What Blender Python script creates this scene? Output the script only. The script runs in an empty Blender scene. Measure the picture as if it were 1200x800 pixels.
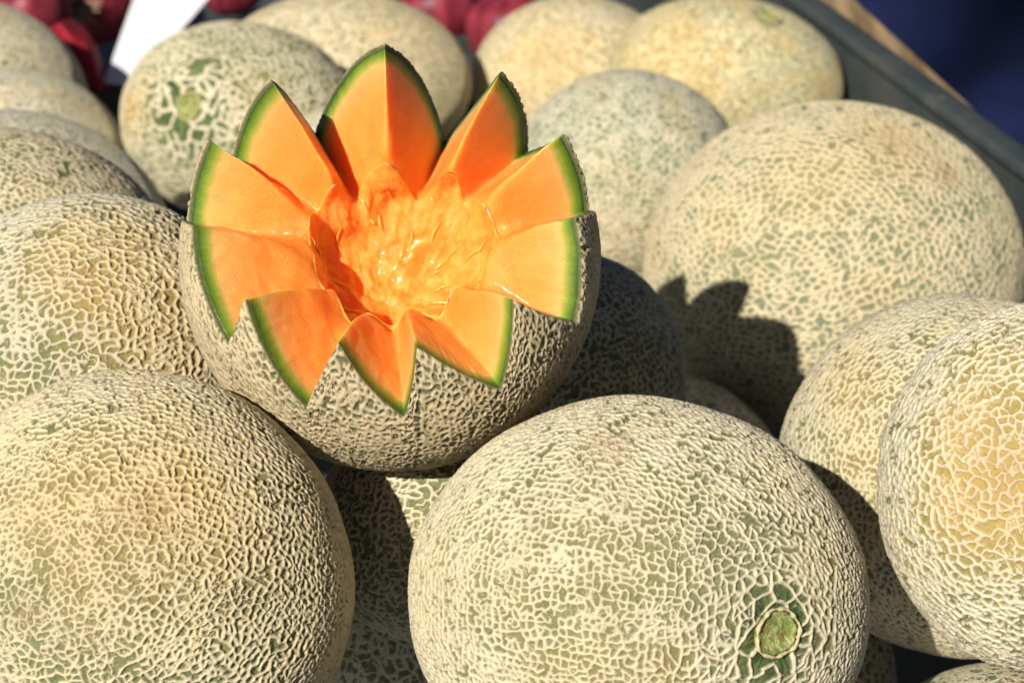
import bpy, bmesh, math, random
import numpy as np
from mathutils import Vector, Matrix, noise as mnoise
from mathutils.kdtree import KDTree

R = math.radians
scene = bpy.context.scene
col = scene.collection

# ------------------------------------------------------------------ camera, sky, sun, exposure
FPX = 2239.0                     # focal length in pixels of the 1200 x 800 photograph
PITCH = R(30)
LIFT = 0.68                      # height of the camera above the tray floor
cam_d = bpy.data.cameras.new('camera')
cam = bpy.data.objects.new('camera', cam_d)
col.objects.link(cam)
cam.location = (0, 0, LIFT)
cam.rotation_euler = (math.pi / 2 - PITCH, 0, 0)
cam_d.sensor_width = 36.0
cam_d.lens = 36.0 * FPX / 1200.0
cam_d.clip_start = 0.05
cam_d.clip_end = 60
cam_d.dof.use_dof = True
cam_d.dof.focus_distance = 0.66
cam_d.dof.aperture_fstop = 14.0
cam_d.dof.aperture_blades = 7
scene.camera = cam

SUN_AZ, SUN_EL = R(-28), R(38.3)   # azimuth from the camera's back, negative = from the left
SDIR = Vector((math.sin(SUN_AZ) * math.cos(SUN_EL), -math.cos(SUN_AZ) * math.cos(SUN_EL), math.sin(SUN_EL)))
world = bpy.data.worlds.new('World')
scene.world = world
world.use_nodes = True
wn = world.node_tree.nodes
sky = wn.new('ShaderNodeTexSky')
sky.sky_type = 'NISHITA'
sky.sun_disc = False
sky.air_density = 0.4
sky.dust_density = 0.5
sky.ozone_density = 0.3
sky.sun_elevation = SUN_EL
sky.sun_rotation = math.atan2(SDIR.x, SDIR.y)
wn['Background'].inputs['Strength'].default_value = 0.05
world.node_tree.links.new(sky.outputs['Color'], wn['Background'].inputs['Color'])
sun_d = bpy.data.lights.new('sun', 'SUN')
sun_d.energy = 5.0
sun_d.angle = R(0.55)
sun_d.color = (1.0, 0.95, 0.86)
sun = bpy.data.objects.new('sun', sun_d)
col.objects.link(sun)
sun.rotation_euler = (-SDIR).to_track_quat('-Z', 'Y').to_euler()
scene.view_settings.view_transform = 'Standard'
scene.view_settings.look = 'None'
scene.view_settings.exposure = 0.34
scene.view_settings.gamma = 1.0
scene.view_settings.use_curve_mapping = False

# ------------------------------------------------------------------ helpers
EX = np.array([1.0, 0, 0])
EY = np.array([0, math.sin(PITCH), math.cos(PITCH)])
EZ = -np.array([0, math.cos(PITCH), -math.sin(PITCH)])
RC = np.stack([EX, EY, EZ], 1)
CAM = np.array([0, 0, LIFT])


def ray(px, py):
    """direction of a photograph pixel, with depth 1"""
    return RC @ np.array([(px - 600) / FPX, (400 - py) / FPX, -1.0])


def at_z(px, py, z):
    r = ray(px, py)
    return CAM + r * ((z - LIFT) / r[2])


def at_d(px, py, d):
    return CAM + ray(px, py) * d


def tag(o, label, cat, group=None, kind=None):
    if label:
        o['label'] = label
    if cat:
        o['category'] = cat
    if group:
        o['group'] = group
    if kind:
        o['kind'] = kind
    return o


def mesh_np(name, verts, quads, mat, parent=None, loc=None, tris=None, attrs=None, smooth=True):
    me = bpy.data.meshes.new(name)
    verts = np.asarray(verts, np.float32)
    quads = np.asarray(quads, np.int32).reshape(-1, 4) if quads is not None else np.zeros((0, 4), np.int32)
    tris = np.asarray(tris, np.int32).reshape(-1, 3) if tris is not None else np.zeros((0, 3), np.int32)
    nq, nt = len(quads), len(tris)
    me.vertices.add(len(verts))
    me.vertices.foreach_set('co', verts.ravel())
    me.loops.add(nq * 4 + nt * 3)
    me.loops.foreach_set('vertex_index', np.concatenate([quads.ravel(), tris.ravel()]).astype(np.int32))
    me.polygons.add(nq + nt)
    st = np.concatenate([np.arange(nq) * 4, nq * 4 + np.arange(nt) * 3]).astype(np.int32)
    me.polygons.foreach_set('loop_start', st)
    me.polygons.foreach_set('use_smooth', np.full(nq + nt, smooth))
    me.update(calc_edges=True)
    me.validate()
    for k, v in (attrs or {}).items():
        v = np.asarray(v, np.float32)
        if v.ndim == 1:
            me.attributes.new(k, 'FLOAT', 'POINT').data.foreach_set('value', v)
        else:
            me.attributes.new(k, 'FLOAT_VECTOR', 'POINT').data.foreach_set('vector', v.ravel())
    if mat:
        me.materials.append(mat)
    o = bpy.data.objects.new(name, me)
    col.objects.link(o)
    if loc is not None:
        o.location = loc
    if parent is not None:
        o.parent = parent
    return o


def empty(name, loc):
    o = bpy.data.objects.new(name, None)
    o.empty_display_size = 0.03
    col.objects.link(o)
    o.location = loc
    return o


_cs = {}


def cube_sphere(n):
    """unit directions and quads of a sphere made of 6 n x n patches"""
    if n in _cs:
        return _cs[n]
    t = np.tan(np.linspace(-math.pi / 4, math.pi / 4, n + 1))
    a, b = np.meshgrid(t, t, indexing='ij')
    one = np.ones_like(a)
    faces = [(one, a, b), (-one, b, a), (b, one, a), (a, -one, b), (a, b, one), (b, a, -one)]
    vs, qs = [], []
    k = (n + 1) ** 2
    idx = np.arange(k).reshape(n + 1, n + 1)
    for f, (x, y, z) in enumerate(faces):
        p = np.stack([x, y, z], -1).reshape(-1, 3)
        vs.append(p)
        q = np.stack([idx[:-1, :-1], idx[1:, :-1], idx[1:, 1:], idx[:-1, 1:]], -1).reshape(-1, 4) + f * k
        qs.append(q)
    v = np.concatenate(vs)
    v /= np.linalg.norm(v, axis=1)[:, None]
    q = np.concatenate(qs)
    key = np.round(v * 1e5).astype(np.int64)
    _, first, inv = np.unique(key, axis=0, return_index=True, return_inverse=True)
    v = v[first]
    q = inv.reshape(-1)[q]
    c = v[q].mean(1)
    nrm = np.cross(v[q[:, 1]] - v[q[:, 0]], v[q[:, 2]] - v[q[:, 0]])
    fl = (nrm * c).sum(1) < 0
    q[fl] = q[fl][:, ::-1]
    _cs[n] = (v, q)
    return _cs[n]


class NT:
    """small helper for node materials"""

    def __init__(self, name):
        self.m = bpy.data.materials.new(name)
        self.m.use_nodes = True
        self.t = self.m.node_tree
        self.b = self.t.nodes['Principled BSDF']
        self.out = self.t.nodes['Material Output']

    def put(self, sock, v):
        if hasattr(v, 'links') or isinstance(v, bpy.types.NodeSocket):
            self.t.links.new(v, sock)
        elif isinstance(v, (tuple, list)) and len(v) == 3 and sock.type == 'RGBA':
            sock.default_value = (*v, 1)
        else:
            sock.default_value = v

    def math(self, op, a, b=0.0, c=0.0, clamp=False):
        n = self.t.nodes.new('ShaderNodeMath')
        n.operation = op
        n.use_clamp = clamp
        for s, v in zip(n.inputs, (a, b, c)):
            self.put(s, v)
        return n.outputs[0]

    def vmath(self, op, a, b=(0, 0, 0), s=None):
        n = self.t.nodes.new('ShaderNodeVectorMath')
        n.operation = op
        self.put(n.inputs[0], a)
        self.put(n.inputs[1], b)
        if s is not None:
            self.put(n.inputs['Scale'], s)
        return n.outputs['Value'] if op == 'LENGTH' else n.outputs['Vector']

    def attr(self, name, vec=False):
        n = self.t.nodes.new('ShaderNodeAttribute')
        n.attribute_name = name
        return n.outputs['Vector' if vec else 'Fac']

    def noise(self, v, scale, detail=2.0, rough=0.5, color=False):
        n = self.t.nodes.new('ShaderNodeTexNoise')
        self.put(n.inputs['Vector'], v)
        n.inputs['Scale'].default_value = scale
        n.inputs['Detail'].default_value = detail
        n.inputs['Roughness'].default_value = rough
        return n.outputs['Color' if color else 'Fac']

    def voro(self, v, scale, feature='DISTANCE_TO_EDGE', rnd=1.0):
        n = self.t.nodes.new('ShaderNodeTexVoronoi')
        n.feature = feature
        self.put(n.inputs['Vector'], v)
        n.inputs['Scale'].default_value = scale
        n.inputs['Randomness'].default_value = rnd
        return n.outputs['Distance']

    def rng(self, v, a, b, c=0.0, d=1.0, smooth=True):
        n = self.t.nodes.new('ShaderNodeMapRange')
        n.interpolation_type = 'SMOOTHSTEP' if smooth else 'LINEAR'
        for s, x in zip(n.inputs, (v, a, b, c, d)):
            self.put(s, x)
        return n.outputs[0]

    def mix(self, f, a, b, blend='MIX'):
        n = self.t.nodes.new('ShaderNodeMix')
        n.data_type = 'RGBA'
        n.blend_type = blend
        self.put(n.inputs['Factor'], f)
        self.put(n.inputs['A'], a) if False else self.put(n.inputs[6], a)
        self.put(n.inputs[7], b)
        return n.outputs[2]

    def ramp(self, f, stops):
        n = self.t.nodes.new('ShaderNodeValToRGB')
        el = n.color_ramp.elements
        while len(el) < len(stops):
            el.new(0.5)
        for e, (p, c) in zip(el, stops):
            e.position = p
            e.color = (*c, 1)
        self.put(n.inputs[0], f)
        return n.outputs[0]

    def obj(self):
        return self.t.nodes.new('ShaderNodeTexCoord').outputs['Object']

    def bump(self, h, dist, strength=1.0):
        n = self.t.nodes.new('ShaderNodeBump')
        self.put(n.inputs['Height'], h)
        n.inputs['Distance'].default_value = dist
        n.inputs['Strength'].default_value = strength
        return n.outputs[0]

    def set(self, **k):
        names = dict(color='Base Color', rough='Roughness', spec='Specular IOR Level', sss='Subsurface Weight',
                     sssr='Subsurface Radius', ssss='Subsurface Scale', coat='Coat Weight', coatr='Coat Roughness', normal='Normal',
                     metal='Metallic', sheen='Sheen Weight')
        for a, v in k.items():
            self.put(self.b.inputs[names[a]], v)
        return self

    def displace(self, h, both=True):
        n = self.t.nodes.new('ShaderNodeDisplacement')
        n.inputs['Midlevel'].default_value = 0
        n.inputs['Scale'].default_value = 1
        self.put(n.inputs['Height'], h)
        self.t.links.new(n.outputs[0], self.out.inputs['Displacement'])
        self.m.displacement_method = 'BOTH' if both else 'BUMP'
        return self

# ------------------------------------------------------------------ melon rind material
def rind_mat(name, seed, cell=4.0, width=0.17, second=0.6, cream=((0.62, 0.52, 0.32), (0.50, 0.43, 0.28)),
             skin=((0.10, 0.15, 0.05), (0.17, 0.24, 0.075)), ochre=(0.50, 0.30, 0.06), height=0.0008, aniso=(1, 1, 0.8), both=True,
             och_bias=0.0, cut=False):
    """corky net over a green skin; the coordinates come in centimetres from the mesh attribute nc"""
    n = NT(name)
    rnd = random.Random(seed)
    off = tuple(rnd.uniform(-40, 40) for _ in range(3))
    nc = n.vmath('ADD', n.attr('nc', True), off)
    w1 = n.vmath('SCALE', n.vmath('SUBTRACT', n.noise(nc, 1.3, 2, 0.5, True), (0.5, 0.5, 0.5)), s=0.55)
    w2 = n.vmath('SCALE', n.vmath('SUBTRACT', n.noise(nc, 6.5, 1, 0.5, True), (0.5, 0.5, 0.5)), s=0.16)
    p = n.vmath('MULTIPLY', n.vmath('ADD', n.vmath('ADD', nc, w1), w2), aniso)
    s = 9.0 / cell
    d1 = n.voro(p, s)
    d2 = n.voro(n.vmath('ADD', p, (7.3, 1.9, 4.1)), s * 1.55)
    big = n.noise(nc, 0.45, 2, 0.5)
    mid = n.noise(nc, 2.2, 2, 0.6)
    fine = n.noise(nc, 9.0, 3, 0.6)
    netk = n.attr('netk')
    wid = n.math('MULTIPLY', n.rng(mid, 0.25, 0.75, width * 0.6, width * 1.35, False), n.rng(fine, 0.2, 0.8, 0.7, 1.3, False))
    wid = n.math('MULTIPLY', wid, n.rng(big, 0.3, 0.7, 0.85, 1.15, False))
    wid = n.math('MULTIPLY', wid, n.rng(netk, 0.0, 1.0, 0.0, 1.0, False))
    wid = n.math('MAXIMUM', wid, 0.001)
    h1 = n.rng(d1, wid, n.math('MULTIPLY', wid, 0.12), 0, 1)
    gate = n.rng(n.noise(n.vmath('ADD', nc, (3, 9, 5)), 2.6, 1, 0.5), 0.62 - 0.35 * second, 0.80 - 0.35 * second, 0, 1)
    wid2 = n.math('MAXIMUM', n.math('MULTIPLY', n.math('MULTIPLY', wid, gate), 1.05), 0.001)
    h2 = n.rng(d2, wid2, n.math('MULTIPLY', wid2, 0.1), 0, 0.86)
    net = n.math('SMOOTH_MAX', h1, h2, 0.25)
    net = n.math('MULTIPLY', net, n.rng(netk, 0.02, 0.2, 0, 1))
    # colour
    och = n.attr('och')
    brn = n.attr('brn')
    och = n.math('ADD', och, n.rng(n.noise(nc, 0.33, 2, 0.6), 0.52 - och_bias, 0.78 - och_bias, 0, 0.8), clamp=True)
    sk = n.mix(n.rng(mid, 0.35, 0.7), skin[0], skin[1])
    sk = n.mix(n.math('MULTIPLY', n.rng(n.noise(nc, 14, 2, 0.5), 0.55, 0.75), 0.6), sk, tuple(c * 1.7 for c in skin[1]))
    sk = n.mix(n.math('MULTIPLY', och, 0.85), sk, ochre)
    # streaks round the stem scar
    sc = n.attr('scv', True)
    sep = n.t.nodes.new('ShaderNodeSeparateXYZ')
    n.put(sep.inputs[0], sc)
    streak = n.noise(n.vmath('MULTIPLY', sc, (1, 1, 0.12)), 9.0, 2, 0.6)
    ring = n.rng(sep.outputs['Z'], 1.2, 2.6, 1, 0)
    sk = n.mix(ring, sk, n.mix(n.rng(streak, 0.4, 0.62), (0.030, 0.058, 0.015), (0.135, 0.185, 0.05)))
    cr = n.mix(n.rng(big, 0.35, 0.65), cream[0], cream[1])
    cr = n.mix(n.rng(fine, 0.3, 0.75, 0, 0.55), cr, tuple(c * 1.22 for c in cream[0]))
    cr = n.mix(n.math('MULTIPLY', och, 0.45), cr, (0.66, 0.47, 0.19))
    cr = n.mix(n.rng(n.noise(nc, 26, 3, 0.7), 0.6, 0.8, 0, 0.45), cr, (0.30, 0.24, 0.14))
    c = n.mix(n.rng(net, 0.12, 0.5), sk, cr)
    c = n.mix(n.math('MULTIPLY', brn, 0.6), c, (0.33, 0.19, 0.07))
    if cut:
        lip = n.attr('lip')
        c = n.mix(lip, c, n.mix(fine, (0.10, 0.12, 0.03), (0.22, 0.20, 0.07)))
        net = n.math('MULTIPLY', net, n.math('SUBTRACT', 1.0, n.math('MULTIPLY', lip, 0.7)))
    n.set(color=c, rough=n.rng(net, 0, 1, 0.5, 0.72), spec=0.35)
    hh = n.math('MULTIPLY', net, height)
    hh = n.math('ADD', hh, n.math('MULTIPLY', fine, height * 0.25))
    hh = n.math('ADD', hh, n.math('MULTIPLY', n.noise(nc, 30, 3, 0.65), height * 0.28))
    n.displace(hh, both)
    return n.m


# ------------------------------------------------------------------ corky net of the near melons, as real relief
def grf(P, wave, n, seed):
    """smooth random field over points P with about the given wavelength, unit variance"""
    g = np.random.default_rng(seed)
    k = g.normal(size=(n, 3))
    k *= (2 * math.pi / wave / np.linalg.norm(k, axis=1) * g.uniform(0.7, 1.3, n))[:, None]
    ph = g.uniform(0, 6.28, n)
    s = np.zeros(len(P))
    for a, b in zip(k, ph):
        s += np.cos(P @ a + b)
    return s * math.sqrt(2.0 / n)


def hash01(i, j, c):
    lo, hi = np.minimum(i, j).astype(float), np.maximum(i, j).astype(float)
    v = np.sin(lo * 12.9898 + hi * 78.233 + c * 37.719) * 43758.5453
    return v - np.floor(v)


def polar(X, r1, p=0.5):
    """cells grow wider round the pole"""
    rho = np.linalg.norm(X[:, :2], axis=1) + 1e-9
    f = np.where(X[:, 2] > 0, np.clip(rho / r1, 0.02, 1) ** p, 1.0)
    Y = X.copy()
    Y[:, :2] *= f[:, None]
    return Y


def net_layer(P, S, cell, W, drop, seed, aniso, F, pol=0.0):
    """height 0..1 of a net of rounded cords at points P (metres); W = half width of the cords per point"""
    g = np.random.default_rng(seed)
    r = abs(np.linalg.det(S)) ** (1 / 3)
    n = int(4 * math.pi * r * r / (cell * cell * 0.80) * aniso)
    i = np.arange(n) + 0.5
    ph = np.arccos(1 - 2 * i / n)
    th = math.pi * (1 + 5 ** 0.5) * i
    d = np.stack([np.cos(th) * np.sin(ph), np.sin(th) * np.sin(ph), np.cos(ph)], 1)
    d += g.normal(size=d.shape) * (cell / r * 0.22)
    d /= np.linalg.norm(d, axis=1)[:, None]
    d = d @ np.linalg.qr(g.normal(size=(3, 3)))[0]
    Q = (d @ S.T) @ F.T
    if pol:
        rho = np.linalg.norm(Q[:, :2], axis=1) + 1 * (Q[:, 2] < 0)
        Q = Q[g.random(len(Q)) < np.clip(rho / (0.75 * pol), 0.05, 1) ** 1.3]
        n = len(Q)
        Q = polar(Q, pol)
    Q[:, 2] *= aniso
    # wavy cords: bend the space the net lives in
    X = P @ F.T
    w1 = cell * 0.11
    w2 = cell * 0.06
    X = X + np.stack([w1 * grf(P, cell * 3.2, 16, seed + k) + w2 * grf(P, cell * 1.3, 16, seed + 10 + k) for k in range(3)], 1)
    if pol:
        X = polar(X, pol)
    X[:, 2] *= aniso
    kd = KDTree(n)
    for a in range(n):
        kd.insert(Q[a], a)
    kd.balance()
    K = 6
    fn = kd.find_n
    I = np.array([[t[1] for t in fn(x, K)] for x in X.tolist()], np.int32)
    D2 = ((X[:, None] - Q[I]) ** 2).sum(2)
    i0 = I[:, 0]
    H = np.zeros(len(P))
    for k in range(1, K):
        j = I[:, k]
        L = np.linalg.norm(Q[j] - Q[i0], axis=1) + 1e-9
        e = (D2[:, k] - D2[:, 0]) / (2 * L)
        h1 = hash01(i0, j, 1.0)
        h2 = hash01(i0, j, 2.0)
        w = W * (0.82 + 0.38 * h1) * np.where(h2 < drop, 0.02, 1.0)
        H += np.clip(1 - e / w, 0, 1) ** 3.0
    H = np.clip(H ** (1 / 3.0), 0, 1)
    return 1 - (1 - H) ** 1.9


def net_relief(P, S, F, sp, seed, netk):
    c = sp['cell'] * 0.001
    W = c * sp['width'] * np.clip(1 + 0.10 * grf(P, 0.014, 20, seed + 50) + 0.08 * grf(P, 0.045, 14, seed + 60), 0.5, 1.6)
    W = np.maximum(W * netk, 1e-6)
    an = sp.get('aniso', 0.82)
    h = net_layer(P, S, c, W, sp.get('drop', 0.22), seed, an, F, sp.get('polar', 0))
    if sp['second'] > 0.3:
        gate = np.clip(0.5 + 0.55 * grf(P, 0.02, 20, seed + 70) + (sp['second'] - 0.6) * 1.4, 0.05, 1)
        h2 = net_layer(P, S, c * 0.66, W * 0.60 * gate, 0.45, seed + 500, an, F, sp.get('polar', 0))
        h = np.maximum(h, h2 * (0.55 + 0.25 * gate))
    return h * np.clip(netk * 5, 0, 1)


def relief_mat(name, seed, cream, skin, ochre=(0.42, 0.28, 0.08), och_bias=0.0, cut=False):
    """colours for the near melons; cord height comes from the mesh attribute net, coordinates in centimetres from nc"""
    n = NT(name)
    rnd = random.Random(seed)
    nc = n.vmath('ADD', n.attr('nc', True), tuple(rnd.uniform(-40, 40) for _ in range(3)))
    fine = n.noise(nc, 17.0, 3, 0.65)
    big = n.noise(nc, 0.5, 3, 0.55)
    net = n.math('ADD', n.attr('net'), n.math('MULTIPLY', n.math('SUBTRACT', fine, 0.5), 0.12))
    och = n.math('ADD', n.attr('och'), n.rng(n.noise(nc, 0.22, 1, 0.5), 0.48 - och_bias, 0.85 - och_bias, 0, 0.55), clamp=True)
    sk = n.mix(n.rng(n.noise(nc, 1.6, 2, 0.6), 0.35, 0.68), skin[0], skin[1])
    sk = n.mix(n.rng(fine, 0.45, 0.75, 0, 0.55), sk, tuple(min(1, c * 1.8) for c in skin[1]))
    sk = n.mix(n.math('MULTIPLY', och, 0.85), sk, ochre)
    sc = n.attr('scv', True)
    sep = n.t.nodes.new('ShaderNodeSeparateXYZ')
    n.put(sep.inputs[0], sc)
    streak = n.noise(n.vmath('MULTIPLY', sc, (1, 1, 0.12)), 9.0, 2, 0.6)
    ring = n.rng(sep.outputs['Z'], 1.2, 2.8, 1, 0)
    sk = n.mix(ring, sk, n.mix(n.rng(streak, 0.4, 0.62), (0.030, 0.058, 0.015), (0.135, 0.185, 0.05)))
    cr = n.mix(n.rng(big, 0.35, 0.65), cream[0], cream[1])
    cr = n.mix(n.rng(n.noise(nc, 3.5, 2, 0.5), 0.35, 0.7, 0, 0.5), cr, tuple(c * 1.18 for c in cream[0]))
    cr = n.mix(n.math('MULTIPLY', och, 0.5), cr, (0.66, 0.47, 0.19))
    cr = n.mix(n.rng(fine, 0.56, 0.76, 0, 0.42), cr, (0.36, 0.29, 0.17))
    c = n.mix(n.rng(net, 0.06, 0.30), sk, n.mix(0.5, sk, tuple(v * 0.72 for v in cream[1])))
    c = n.mix(n.rng(net, 0.26, 0.72), c, cr)
    dirt = n.math('MULTIPLY', n.rng(n.noise(nc, 1.1, 4, 0.65), 0.60, 0.74, 0, 0.45), n.rng(n.noise(nc, 7, 2, 0.6), 0.4, 0.6))
    c = n.mix(dirt, c, (0.27, 0.18, 0.09))
    c = n.mix(n.math('MULTIPLY', n.attr('brn'), 0.6), c, (0.33, 0.19, 0.07))
    if cut:
        lip = n.attr('lip')
        c = n.mix(lip, c, n.mix(fine, (0.06, 0.085, 0.018), (0.17, 0.16, 0.06)))
    hh = n.noise(nc, 34, 3, 0.7)
    n.set(color=c, rough=n.rng(net, 0, 1, 0.5, 0.68), spec=0.35, normal=n.bump(hh, 0.00055, 0.9))
    return n.m


# ------------------------------------------------------------------ the melons: photo pixels, half sizes in pixels, roll, distance
MEL = {
    'A': (745, 702, 267, 235, 4, 0.660),
    'B': (158, 692, 256, 255, 0, 0.659),
    'C': (112, 442, 207, 212, 0, 0.784),
    'E': (285, 145, 143, 115, 8, 1.308),
    'F': (400, 98, 152, 106, 0, 1.445),
    'G': (674, 97, 122, 102, 0, 1.513),
    'H': (850, 97, 138, 100, 8, 1.401),
    'I': (735, 217, 135, 134, 0, 1.265),
    'J': (977, 317, 220, 194, 5, 1.100),
    'K': (1122, 556, 208, 208, 0, 0.793),
    'L': (1222, 572, 188, 214, 0, 0.662),
    'M': (1195, 990, 225, 216, 0, 0.760),
    'N': (682, 447, 118, 148, 0, 0.880),
    'O': (785, 590, 142, 150, 0, 1.030),
    'P': (512, 618, 140, 132, 0, 0.750),
    'Q': (400, 805, 160, 172, 0, 0.858),
    'R': (900, 805, 148, 160, 0, 0.844),
    'D': (10, 302, 190, 150, 8, 0.925),
    'D2': (22, 278, 180, 145, 8, 1.104),
    'D3': (25, 202, 126, 122, 0, 1.320),
    'D4': (-50, 122, 150, 124, 0, 1.443),
    'U': (412, 238, 112, 118, 0, 1.216),
    'T': (458, 305, 241, 244, 0, 0.700),
}
CREAM = ((0.68, 0.60, 0.41), (0.60, 0.53, 0.37))
GREY = ((0.62, 0.56, 0.41), (0.55, 0.51, 0.39))
WARM = ((0.69, 0.58, 0.36), (0.61, 0.53, 0.36))
# n = mesh resolution, pole = stem direction in camera axes (right, up, towards the camera), spots = (px, py, sigma px, strength)
SPEC = {
    'A': dict(n=200, drop=0.2, polar=.038, cell=2.6, width=0.235, second=0.5, cream=CREAM, scar=(912, 742, 0.0077), big_scar=1.05, scar_net=.45, och=[(520, 660, 60, .3), (700, 640, 90, .25)], brn=[(715, 525, 22, .5)],
              label='large oblong netted melon with a round green stem scar facing out, under the cut melon'),
    'B': dict(n=200, drop=0.2, deep=.86, cell=2.5, width=0.24, second=0.7, cream=WARM, pole=(-.5, -.3, .8), och=[(250, 600, 75, .8), (150, 560, 70, .4), (60, 590, 50, .4)], brn=[(170, 600, 18, .5), (30, 720, 14, .5)],
              label='round netted melon with an orange blush, in front of the ochre and green pored melon'),
    'C': dict(n=175, cell=3.4, width=0.235, second=0.45, cream=GREY, skin=((0.08, 0.13, 0.06), (0.15, 0.2, 0.07)), pole=(-.8, -.2, .5), och=[(200, 330, 90, .9), (250, 420, 60, .8), (100, 300, 60, .7)],
              label='netted melon with wide ochre and green pores, touching the left side of the cut melon'),
    'E': dict(n=84, polar=.055, scar_net=.95, cell=4.8, width=0.22, second=0.0, cream=CREAM, scar=(220, 124, 0.0085), big_scar=2.4, och=[(150, 135, 18, .9)],
              label='pale oval melon with a light green stem scar ringed by green skin'),
    'F': dict(n=44, cell=3.6, width=0.22, second=0.9, cream=WARM, pole=(.8, 0, .5), och=[(470, 60, 50, .4)],
              label='pale tan melon behind the oval melon with the ringed stem scar'),
    'G': dict(n=44, cell=3.6, width=0.22, second=0.9, cream=WARM, pole=(0, 1, .3), och=[(650, 70, 35, .9), (600, 90, 40, .5)], brn=[(650, 65, 20, .4)],
              label='cream melon with a tan orange patch, behind the yellow melon in the back row'),
    'H': dict(n=50, cell=3.4, width=0.22, second=0.9, cream=((0.64, 0.57, 0.33), (0.58, 0.53, 0.34)), scar=(903, 18, 0.008), och_bias=.1, och=[(770, 75, 50, .8), (820, 110, 50, .4)],
              label='yellowish smooth-looking melon with a small green stem scar beside the tray wall'),
    'I': dict(n=80, cell=3.9, width=0.2, second=0.8, cream=GREY, pole=(-.9, .4, .3), skin=((0.10, 0.15, 0.09), (0.16, 0.22, 0.10)), och=[(720, 290, 60, .6)],
              label='grey green dotted melon standing between the cut melon and the yellow melon'),
    'J': dict(n=175, drop=.12, aniso=.72, cell=4.2, width=0.185, second=0.6, cream=((0.68, 0.57, 0.36), (0.62, 0.52, 0.33)), skin=((0.15, 0.185, 0.11), (0.22, 0.25, 0.145)), pole=(.75, .45, .4), netk=1.1, och=[(950, 210, 40, .5), (1050, 170, 40, .5)], brn=[(1050, 170, 24, .5), (1110, 205, 12, .9)],
              label='big melon with bold cream net on green, carrying the toothed shadow of the cut melon'),
    'K': dict(n=140, cell=2.9, width=0.24, second=0.6, cream=CREAM, pole=(-.4, .3, .8), och_bias=.06, och=[(1000, 480, 50, .3)],
              label='finely netted cream melon wedged between the toothed-shadow melon and the yellow netted melon'),
    'L': dict(n=160, ochre=(.50, .34, .10), cell=3.2, width=0.185, second=0.8, cream=((0.72, 0.64, 0.46), (0.64, 0.58, 0.44)), skin=((0.17, 0.17, 0.06), (0.27, 0.24, 0.08)), pole=(.4, -.2, .9), och=[(1150, 470, 60, .6), (1180, 590, 55, .9), (1110, 600, 40, .5)], brn=[(1180, 560, 30, .25)],
              label='melon with a fine whitish net over yellow orange skin, at the edge of the heap'),
    'M': dict(n=70, cell=3.9, width=0.2, second=0.8, cream=GREY, pole=(0, .5, .8), label='melon showing only its pale top, below the yellow netted melon'),
    'N': dict(n=80, cell=3.2, width=0.2, second=0.6, cream=CREAM, pole=(.3, .3, .9), label='melon in full shade right behind the cut melon'),
    'O': dict(n=60, cell=4.0, width=0.19, second=0.7, cream=CREAM, pole=(.3, .3, .9), label='shaded melon low in the gap below the toothed shadow'),
    'P': dict(n=80, cell=3.0, width=0.2, second=0.7, cream=CREAM, pole=(.3, .7, .6), label='small melon right under the cut melon, half sunlit and half shaded'),
    'Q': dict(n=70, cell=4.8, width=0.17, second=0.5, cream=CREAM, pole=(.3, .3, .9), label='shaded melon deep in the gap beside the orange blushed melon'),
    'R': dict(n=50, cell=4.2, width=0.18, second=0.6, cream=CREAM, pole=(.3, .3, .9), label='dark shaded melon low behind the melon with the outward stem scar'),
    'D': dict(n=80, cell=3.1, width=0.21, second=0.9, cream=WARM, pole=(-.9, .2, .4), skin=((0.10, 0.12, 0.05), (0.16, 0.17, 0.06)), och_bias=.05, label='tan melon with a coarse wrinkled net behind the ochre and green pored melon'),
    'D2': dict(n=44, cell=3.5, width=0.22, second=0.9, cream=GREY, pole=(-.9, .2, .4), label='smooth grey melon just behind the tan wrinkled melon'),
    'D3': dict(n=40, cell=3.5, width=0.22, second=0.9, cream=GREY, pole=(-.9, .2, .4), och_bias=.08, brn=[(85, 130, 20, .4)], label='greyish melon with a brown patch, under the melon beside the red onions'),
    'D4': dict(n=40, cell=3.5, width=0.22, second=0.9, cream=CREAM, pole=(-.9, .2, .4), label='pale melon at the tray divider, beside the big red onion'),
    'U': dict(n=44, cell=3.5, width=0.22, second=0.9, cream=GREY, pole=(-.9, .2, .4), label='pale melon peeping out between the raised teeth of the cut melon'),
}


def unit(v):
    v = np.asarray(v, float)
    return v / np.linalg.norm(v)


def frame_from(z):
    z = unit(z)
    x = unit(np.cross((0, 0, 1) if abs(z[2]) < 0.9 else (0, 1, 0), z))
    return np.stack([x, np.cross(z, x), z])


def melon_shape(key):
    cx, cy, rx, ry, roll, d = MEL[key]
    c = at_d(cx, cy, d)
    a, b = rx * d / FPX, ry * d / FPX
    g = math.sqrt(a * b) * SPEC.get(key, {}).get('deep', 1.0)
    t = R(roll)
    u = EX * math.cos(t) - EY * math.sin(t)
    v = EX * math.sin(t) + EY * math.cos(t)
    S = np.stack([u * a, v * b, EZ * g], 1)      # unit sphere -> offset
    return c, S, d


def on_melon(c, S, px, py):
    r = ray(px, py)
    Si = np.linalg.inv(S)
    p, q = Si @ (CAM - c), Si @ r
    A, B, C = q @ q, p @ q, p @ p - 1
    D = B * B - A * C
    t = (-B - math.sqrt(D)) / A if D > 0 else -B / A
    return unit(p + t * q)                      # unit direction in sphere space


def lumps(v, rnd, amp, nf=7):
    s = np.zeros(len(v))
    for k in range(nf):
        w = np.array([rnd.gauss(0, 1) for _ in range(3)])
        w *= rnd.uniform(1.5, 5.0) / np.linalg.norm(w)
        s += np.cos(v @ w + rnd.uniform(0, 6.28)) / nf
    return 1 + amp * s


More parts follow.
